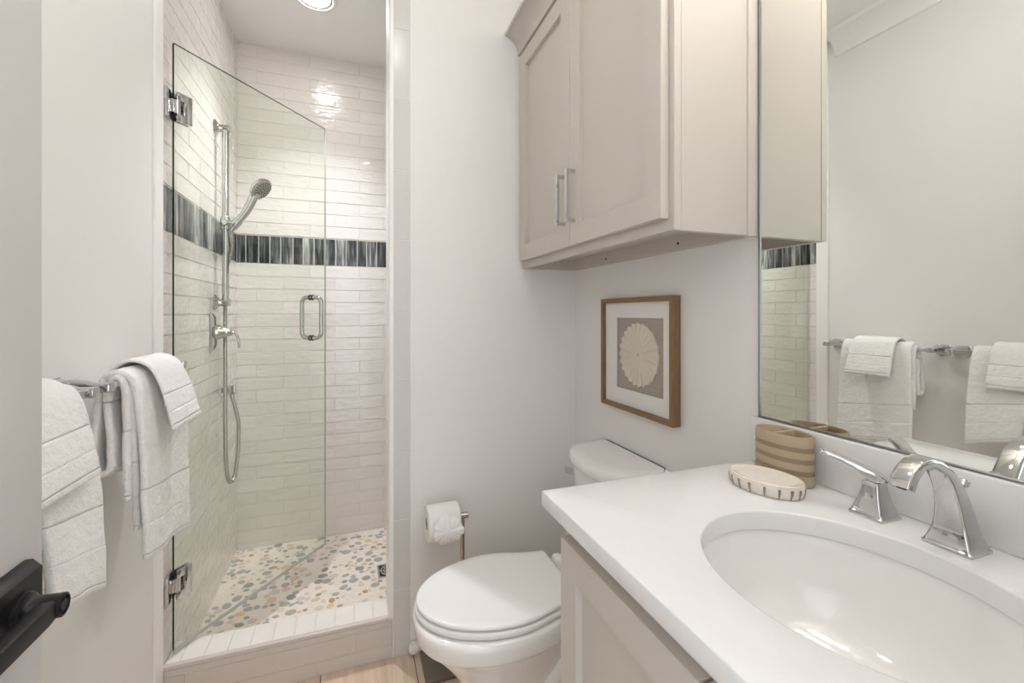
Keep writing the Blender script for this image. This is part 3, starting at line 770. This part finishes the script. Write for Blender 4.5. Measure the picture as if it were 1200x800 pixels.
# ================================================================== PAPER HOLDER
ph = thing('toilet_paper_stand', 'brushed nickel free-standing toilet paper stand with square base', 'toilet paper stand', (.30, 1.51, 0))
MB().box((.226, 1.440, .0), (.385, 1.585, .013), .0015).build('base', M['darkbase'], ph)
MB().cyl((.3625, 1.512, .012), (.3625, 1.512, .500), .0075).build('post', M['nickel'], ph)
MB().lathe((.382, 1.512, .499), (-1, 0, 0), [(0, .0095), (.001, .0105), (.136, .0105), (.138, .0095)]).build('arm', M['nickel'], ph)
tp = thing('toilet_paper_roll', 'white toilet paper roll folded into a fan rosette on the stand', 'toilet paper roll', (.295, 1.512, .43))
RX0, RX1, RY, RZ, RR = .238, .346, 1.512, .4895, .060
mb = MB(); mb.lathe((RX0, RY, RZ), (1, 0, 0), [(0, .0205), (0, RR-.002), (.002, RR), (RX1-RX0-.002, RR), (RX1-RX0, RR-.002), (RX1-RX0, .0205), (0, .0205)], 64, cap=False); mb.build('roll', M['paper'], tp)
MB().lathe((RX0+.0008, RY, RZ), (1, 0, 0), [(0, .0195), (0, .0205), (RX1-RX0-.0016, .0205), (RX1-RX0-.0016, .0195), (0, .0195)], 40, cap=False).build('core', M['card'], tp)
# fan rosette: pleated disc in front of the roll
mb = MB(); fcx, fcz = .298, .4865; nf = 120; npl = 7
prev = None
for q in (.06, .25, .5, .75, .92, 1.0):
    row = []
    for k in range(nf):
        a = 2*PI*k/nf; w1 = 2*abs(math.cos(npl*a/2+.4*math.sin(2*a+1)))**.6-1+.35*math.sin(21*a); 
        rr_ = .0515*q*(.84+.16*abs(math.cos(npl*a/2+.4*math.sin(2*a+1)))**.45+.04*math.sin(3*a+1))
        dx = rr_*math.cos(a); dz = rr_*math.sin(a)
        zz_ = fcz+dz; yy = RY-math.sqrt(max(1e-5, (RR+.003)**2-min((RR+.002)**2, (zz_-RZ)**2)))
        yy = max(yy, RY-RR-.004) if dz > -.03 else yy
        row.append(mb.v((fcx+dx, yy-.003-.0085*q*(w1*.5+.5)-.006*(1-q)-.004*q, zz_)))
    if prev:
        for k in range(nf): mb.f([prev[k], prev[(k+1) % nf], row[(k+1) % nf], row[k]])
    else: mb.f(row)
    prev = row
mb.build('fan_fold', M['paper'], tp, ang=60, mods=[('SOLIDIFY', dict(thickness=.0008, offset=0))])
# little white ribbed knob low down in the corner
kb = MB(); kb.lathe((.204, YB-.001, .032), (0, -1, 0), [(0, .009), (.01, .009), (.012, .016), (.03, .017), (.034, .0155), (.036, .011), (.0365, .001)], 20)
tag(kb.build('stop_knob', M['plastic']), 'small round white plastic stop low on the back wall beside the toilet', 'door stop')

# ================================================================== TOWEL BARS
BX, BZ = -.455, 1.056
def towel_bar(y0, y1, label):
    t = thing('towel_bar', label, 'towel bar', (L, (y0+y1)/2, BZ), 'chrome towel bars in line on the left wall')
    for y, s_ in ((y0, 1), (y1, -1)):
        m_ = MB()
        sec = [(L+.0002, 0, .0235, .0205, 0), (L+.004, 0, .0235, .0205, 0), (L+.0055, 0, .0215, .0185, .0), (L+.016, .0, .0165, .0125, .004), (L+.032, .0, .0135, .0110, .0065), (L+.050, 0, .0115, .0100, .005), (L+.066, 0, .0105, .0085, .0015), (L+.078, 0, .0118, .0095, 0), (L+.092, 0, .0118, .0095, 0), (L+.094, 0, .0100, .008, 0)]
        m_.loft([rrect((x, y, BZ+dz), (0, 1, 0), (0, 0, 1), hy, hz, .004, 4) for x, _, hy, hz, dz in sec])
        m_.build('post', M['chrome'], t, ang=45)
    m_ = MB()
    m_.loft([rrect((BX, y, BZ), (1, 0, 0), (0, 0, 1), hx2, hz, .003, 4) for y, hx2, hz in ((y0+.010, .0095, .0080), (y0+.022, .0085, .0070), (y1-.022, .0085, .0070), (y1-.010, .0095, .0080))])
    m_.build('bar', M['chrome'], t, ang=45)
    return t
towel_bar(1.084, 1.492, 'chrome towel bar nearer the shower, on the left wall')
towel_bar(.585, 1.026, 'chrome towel bar nearer the door, mostly hidden by the door')

# ================================================================== TOWELS
def resample(pts, ds):
    P = [Vector(p) for p in smooth_path([(x, 0, z) for x, z in pts], 14)]
    out = [P[0]]; acc = 0
    for a, b_ in zip(P, P[1:]):
        seg = (b_-a).length; d0 = ds-acc
        while d0 <= seg and seg > 0: out.append(a.lerp(b_, d0/seg)); d0 += ds
        acc = (acc+seg) % ds if seg else acc
        acc = seg-(d0-ds) if d0-ds <= seg else acc
    out.append(P[-1]); return out
def sheet(mb, uvl, prof, y0, y1, wave, ds=.010, sd=0.0, amp=.006, near_slant=0, far_slant=0, fromhem=True, uvoff=0):
    """cloth sheet with cross-section prof in (x,z) from the front hem up and over, drawn out along y; wave(s,y)->normal offset"""
    P = resample(prof, ds); nY = max(6, int((y1-y0)/ds)); n = len(P)
    tot = 0; S_ = [0]
    for a, b_ in zip(P, P[1:]): tot += (b_-a).length; S_.append(tot)
    rows = []
    for i, p in enumerate(P):
        t_ = (P[min(n-1, i+1)]-P[max(0, i-1)]).normalized(); nr = Vector((-t_.z, 0, t_.x))
        row = []
        for j in range(nY+1):
            q = j/nY; y = lerp(y0, y1, q)
            hang = min(1, max(0, (BZ-p.z)/.3))
            o = wave(p.z, q, hang)
            nz = amp*hang*noise.noise((y*9+sd, p.z*5, sd))+.0018*noise.noise((y*40, p.z*40, sd+5))
            yy = y+hang*lerp(near_slant, far_slant, q)+.004*noise.noise((p.z*8, sd+q*2, 3))*hang
            pt = p+nr*nz+Vector((o[0], yy-p.y, o[1]))
            row.append(mb.v(pt))
        rows.append(row)
    for i in range(n-1):
        for j in range(nY):
            f_ = mb.f([rows[i][j], rows[i][j+1], rows[i+1][j+1], rows[i+1][j]])
            for lp, (a, c) in zip(f_.loops, ((i, j), (i, j+1), (i+1, j+1), (i+1, j))):
                lp[uvl].uv = (lerp(y0, y1, c/nY), S_[a]+uvoff)
def towel_obj(name, label, cat, mat, sheets, th, group=None):
    mb = MB(); uvl = mb.b.loops.layers.uv.new('UVMap')
    for sh_ in sheets: sheet(mb, uvl, **sh_)
    o = mb.build(name, mat, recalc=False, smooth=True, ang=180, mods=[('SOLIDIFY', dict(thickness=th, offset=0)), ('SUBSURF', dict(levels=1, render_levels=1))])
    return tag(o, label, cat, group)
flat = lambda z, q, h: (0, 0)
def hem1(z, q, h):   # front of the first towel: hem hangs lower at the far end, belly out a little
    return (.010*math.sin(q*5.5+.6)*h, -.062*q*h if z < 1.0 else 0)
T1 = [
  dict(prof=[(-.408, .690), (-.409, .80), (-.414, .92), (-.421, 1.01), (-.427, 1.05), (-.440, 1.074), (-.458, 1.079), (-.476, 1.066), (-.486, 1.03), (-.491, .97), (-.496, .91), (-.494, .885), (-.482, .872), (-.470, .880), (-.467, .91), (-.470, .98), (-.473, 1.02)],
       y0=1.135, y1=1.405, wave=hem1, sd=1.3, amp=.006, near_slant=-.014, far_slant=.012),
  dict(prof=[(-.436, .812), (-.437, .90), (-.438, .99), (-.4395, 1.040), (-.447, 1.0665), (-.458, 1.069), (-.4665, 1.055), (-.4695, 1.02)], y0=1.128, y1=1.385, wave=flat, sd=7.7, amp=.003, uvoff=.0),
  dict(prof=[(-.423, .745), (-.424, .85), (-.428, .96), (-.4325, 1.030), (-.4345, 1.052)], y0=1.138, y1=1.39, wave=flat, sd=4.1, amp=.003, uvoff=.0),
]
towel_obj('bath_towel', 'folded white bath towel on the bar nearer the shower', 'towel', M['towel'], T1, .0135, 'white bath towels on the wall bars')
W1 = [dict(prof=[(-.372, .940), (-.381, .985), (-.395, 1.040), (-.413, 1.080), (-.440, 1.097), (-.462, 1.096), (-.482, 1.080), (-.498, 1.045), (-.503, .99), (-.506, .95)], y0=1.182, y1=1.352,
          wave=lambda z, q, h: (.012*q*h, .0), sd=3.0, amp=.004, near_slant=-.004, far_slant=.018)]
towel_obj('washcloth', 'small white washcloth draped over the bath towel nearer the shower', 'washcloth', M['washcloth'], W1, .0075, 'white washcloths over the bath towels')
T2 = [
  dict(prof=[(-.402, .726), (-.404, .83), (-.411, .95), (-.424, 1.03), (-.437, 1.068), (-.455, 1.079), (-.474, 1.067), (-.486, 1.03), (-.492, .95), (-.496, .86), (-.498, .80)], y0=.772, y1=.953,
       wave=lambda z, q, h: (.004*math.sin(q*6)*h, .050*(1-q)*h if z < 1.0 else 0), sd=11.3, amp=.006, near_slant=.040, far_slant=.008),
  dict(prof=[(-.414, .80), (-.417, .90), (-.428, 1.01), (-.4385, 1.050), (-.455, 1.0685), (-.469, 1.050), (-.475, 1.00), (-.480, .90)], y0=.800, y1=.948, wave=flat, sd=14.1, amp=.003),
]
towel_obj('bath_towel', 'folded white bath towel on the bar nearer the door', 'towel', M['towel'], T2, .0125, 'white bath towels on the wall bars')
W2 = [dict(prof=[(-.381, .942), (-.387, .985), (-.400, 1.040), (-.416, 1.080), (-.440, 1.096), (-.465, 1.096), (-.486, 1.078), (-.500, 1.04), (-.505, .99), (-.508, .95)], y0=.700, y1=.895,
          wave=flat, sd=23.0, amp=.004, near_slant=0, far_slant=.006)]
towel_obj('washcloth', 'small white washcloth draped over the bath towel nearer the door', 'washcloth', M['washcloth'], W2, .0075, 'white washcloths over the bath towels')

# ================================================================== SHOWER DOOR
HX, HY = -.519, 1.651
dv = Vector((.603, .798, 0)).normalized(); nv = Vector((dv.y, -dv.x, 0))     # along the pane; towards the room
GL = .674; GZ0, GZ1 = .1535, 2.037
sdr = thing('shower_door', 'frameless clear glass shower door standing ajar on chrome hinges', 'shower door', (HX, HY, GZ0))
def gp(t, n_=0, z=0): return Vector((HX, HY, 0))+dv*t+nv*n_+Vector((0, 0, z))
mb = MB()
mb.obox(gp(GL/2, 0, (GZ0+.006+GZ1)/2), dv, nv, (0, 0, 1), GL/2, .0042, (GZ1-GZ0-.006)/2)
for f_ in mb.b.faces:
    if abs(f_.normal.dot(nv)) < .5: f_.material_index = 1
bmesh.ops.recalc_face_normals(mb.b, faces=mb.b.faces)
for f_ in mb.b.faces:
    f_.normal_update(); f_.material_index = 0 if abs(f_.normal.dot(nv)) > .5 else (2 if f_.normal.dot(dv) > .5 else 1)
mb.build('glass_panel', [M['glass'], M['glassedge'], M['glassedgepale']], sdr, smooth=False)
mb = MB(); mb.obox(gp(GL/2, 0, GZ0+.003), dv, nv, (0, 0, 1), GL/2, .0038, .0032); mb.obox(gp(GL/2, .0052, GZ0+.005), dv, nv, (0, 0, 1), GL/2, .0007, .005)
mb.build('bottom_seal', M['rubber'], sdr, smooth=False)
for z in (1.842, .358):
    m_ = MB()
    m_.obox((L+.0066, HY-.012, z), (1, 0, 0), (0, 1, 0), (0, 0, 1), .0035, .027, .045, .0015)     # plate on the wall
    hg = m_.build('hinge', M['chrome'], sdr)
    m_ = MB()
    for s_ in (1, -1):
        n_ = s_*.0085
        m_.obox(gp(.039, n_, z), dv, nv, (0, 0, 1), .013, .0033, .045, .001)
        m_.obox(gp(.016, n_, z+.033), dv, nv, (0, 0, 1), .012, .0033, .012, .001).obox(gp(.016, n_, z-.033), dv, nv, (0, 0, 1), .012, .0033, .012, .001)
    m_.build('glass_clamp', M['chrome'], hg)
    m_ = MB(); m_.cyl(gp(.010, .0, z-.021), gp(.010, .0, z+.021), .0115, n=20); m_.obox((L+.010, HY+.002, z), (1, 0, 0), (0, 1, 0), (0, 0, 1), .008, .010, .020, .001)
    m_.build('knuckle', M['chrome'], hg)
mb = MB(); hz0, hz1, t0, rc, of = 1.094, 1.270, .589, .026, .051
pts = []
for (sn, sz, a0_) in ((1, 1, 0), (-1, 1, PI/2), (-1, -1, PI), (1, -1, 1.5*PI)):
    for k in range(7):
        a = a0_+PI/2*k/6
        pts.append(gp(t0, sn*(of-rc)+rc*math.cos(a), (hz1-rc if sz > 0 else hz0+rc)+rc*math.sin(a)))
mb.tube(pts, .0095, 14, closed=True)
hd = mb.build('pull_handle', M['chrome'], sdr)
mb = MB()
for z in (hz0, hz1):
    for s_ in (1, -1): mb.cyl(gp(t0, s_*.0055, z), gp(t0, s_*.0085, z), .0125)
mb.build('washer', M['dark'], hd)

# ================================================================== SHOWER FITTINGS
SYB = 2.144
sr = thing('shower_slide_bar', 'chrome vertical slide bar on the left shower wall', 'shower rail', (L, SYB, 1.246))
MB().cyl((-.492, SYB, 1.238), (-.492, SYB, 1.975), .0130).build('bar', M['chrome'], sr)
for z in (1.968, 1.246):
    MB().lathe((L+.0005, SYB, z), (1, 0, 0), [(0, .033), (.004, .033), (.009, .028), (.015, .018), (.020, .0155), (.058, .0155), (.060, .014)]).build('bracket', M['chrome'], sr)
sl = MB(); sl.lathe((-.492, SYB, 1.548), (0, 0, 1), [(0, .0185), (.002, .0198), (.050, .0198), (.052, .0185)])
hdir = Vector((.58, -.08, .81)).normalized()
sl.lathe(Vector((-.492, SYB-.012, 1.574)), (0, -1, 0), [(0, .012), (.012, .012), (.016, .010)])
sl.cyl(Vector((-.480, SYB-.004, 1.574)), Vector((-.455, SYB-.010, 1.580)), .010)
sl.lathe(Vector((-.462, SYB-.012, 1.560)), hdir, [(-.004, .015), (.0, .017), (.030, .0175), (.034, .016)])
sl.build('slider', M['chrome'], sr)
hs = thing('hand_shower', 'chrome hand shower resting in the holder of the slide bar', 'hand shower', (-.46, SYB-.012, 1.555))
hb = Vector((-.462, SYB-.012, 1.560)); hc_ = Vector((-.357, SYB-.030, 1.722))
fn = Vector((.705, -.34, -.62)).normalized()
path = smooth_path([hb-hdir*.016, hb+hdir*.03, hb+hdir*.08, hb.lerp(hc_, .70)-fn*.003, hc_-fn*.013+hdir*-.008], 6)
mb = MB(); mb.tube(path, [.0130+.0045*min(1, i/18) for i in range(len(path))], 16); mb.build('handle', M['chrome'], hs, ang=60)
hh = MB().lathe(hc_-fn*.030, fn, [(0, .006), (.004, .02), (.010, .034), (.020, .046), (.028, .0495), (.034, .0495), (.036, .046)], 40).build('head', M['chrome'], hs, ang=50)
mb = MB(); mb.lathe(hc_+fn*.0055, fn, [(0, .045), (.0015, .0445), (.0025, .040), (.0025, .001)], 36); mb.build('face_plate', plain('pale_grey_plastic', (.50, .50, .48), .35), hh)
mb = MB(); u_ = fn.orthogonal().normalized(); v_ = fn.cross(u_)
for rr_, n_ in ((.009, 6), (.018, 10), (.027, 15), (.036, 20)):
    for k in range(n_):
        a = 2*PI*k/n_+rr_*40; p = hc_+fn*.0078+u_*(rr_*math.cos(a))+v_*(rr_*math.sin(a)); mb.cyl(p, p+fn*.0022, .0026, n=8)
mb.build('nozzles', M['dark'], hh)
EY, EZ = 2.25, .866
el = thing('wall_outlet', 'small square chrome water outlet low on the left shower wall', 'shower outlet', (L, EY, EZ))
MB().loft([rrect((x, EY, EZ), (0, 1, 0), (0, 0, 1), h, h, .005) for x, h in ((L+.0005, .026), (L+.004, .026), (L+.006, .024))]).build('flange', M['chrome'], el)
mb = MB(); mb.box((L+.005, EY-.011, EZ-.011), (L+.035, EY+.011, EZ+.011), .002); mb.box((L+.030, EY-.020, EZ-.018), (L+.056, EY+.014, EZ+.020), .003); mb.cyl((L+.043, EY-.004, EZ-.034), (L+.043, EY-.004, EZ-.016), .0095)
mb.build('elbow', M['chrome'], el)
pts = smooth_path([hb-hdir*.014, (-.471, SYB-.004, 1.515), (-.476, SYB+.017, 1.47), (-.491, SYB+.028, 1.41), (-.499, SYB+.029, 1.33), (-.500, SYB+.029, 1.25), (-.500, SYB+.028, 1.1), (-.500, SYB+.028, .85), (-.499, SYB+.029, .62), (-.494, SYB+.038, .51), (-.485, SYB+.060, .478), (-.476, SYB+.082, .505), (-.468, SYB+.096, .60), (-.467, SYB+.101, .72), (-.480, EY-.004, .79), (L+.043, EY-.004, EZ-.032)], 10)
hm = plain('hose_metal', (.50, .50, .49), .22, 1)
nt = hm.node_tree; bs = nt.nodes['Principled BSDF']; tc = node(nt, 'ShaderNodeTexCoord'); wv = node(nt, 'ShaderNodeTexWave', bands_direction='Z', Scale=110.0); nt.links.new(tc.outputs['Object'], wv.inputs[0])
bp = node(nt, 'ShaderNodeBump', Strength=.5, Distance=.001); nt.links.new(wv.outputs['Fac'], bp.inputs['Height']); nt.links.new(bp.outputs['Normal'], bs.inputs['Normal'])
mb = MB(); mb.tube(pts, .0078, 12); tag(mb.build('shower_hose', hm), 'long chrome shower hose looping down to the wall outlet', 'shower hose')
VY, VZ = 2.13, 1.124
sv = thing('shower_valve', 'chrome shower valve with curved lever below the slide bar', 'shower valve', (L, VY, VZ))
MB().loft([rrect((x, VY, VZ), (0, 1, 0), (0, 0, 1), h, h*1.06, .022, 7) for x, h in ((L+.0005, .076), (L+.005, .076), (L+.010, .070), (L+.013, .055))]).build('escutcheon', M['chrome'], sv)
MB().lathe((L+.012, VY, VZ), (1, 0, 0), [(0, .031), (.012, .029), (.022, .024), (.040, .018), (.052, .0155), (.056, .012)]).build('hub', M['chrome'], sv)
mb = MB(); rg = []
for (x, z, hw, hh_, a) in ((L+.050, 1.124, .013, .010, 0), (L+.066, 1.124, .010, .007, -15), (L+.080, 1.117, .009, .005, -50), (L+.089, 1.102, .0095, .0042, -75), (L+.0925, 1.080, .0105, .004, -88), (L+.093, 1.060, .010, .0036, -90), (L+.093, 1.057, .008, .0025, -90)):
    t_ = Vector((math.cos(math.radians(a)), 0, math.sin(math.radians(a)))); rg.append(rrect((x, VY, z), (0, 1, 0), (-t_.z, 0, t_.x), hw, hh_, .003, 4))
mb.loft(rg); mb.build('lever', M['chrome'], sv, ang=50)
# floor drain
dr = thing('shower_drain', 'square patterned metal drain in the pebble shower floor', 'drain', (cx, cy, .03))
mb = MB(); mb.box((cx-.052, cy-.052, .0302), (cx+.052, cy+.052, .0322)); dd = mb.build('well', M['dark'], dr)
mb = MB()
for lo, hi in (((-.054, -.054), (.054, -.046)), ((-.054, .046), (.054, .054)), ((-.054, -.046), (-.046, .046)), ((.046, -.046), (.054, .046))):
    mb.box((cx+lo[0], cy+lo[1], .0302), (cx+hi[0], cy+hi[1], .0345), .0006, 1)
for r_ in (.014, .027, .040):
    mb.tube([(cx+r_*math.cos(2*PI*k/32), cy+r_*math.sin(2*PI*k/32), .0335) for k in range(32)], .0028, 6, closed=True)
for k in range(8):
    a = PI/8+PI*k/4; mb.tube([(cx+.01*math.cos(a), cy+.01*math.sin(a), .0335), (cx+.028*math.cos(a+.5), cy+.028*math.sin(a+.5), .0335), (cx+.046*math.cos(a+.3), cy+.046*math.sin(a+.3), .0335)], .0026, 6)
mb.build('grate', M['steel'], dr)
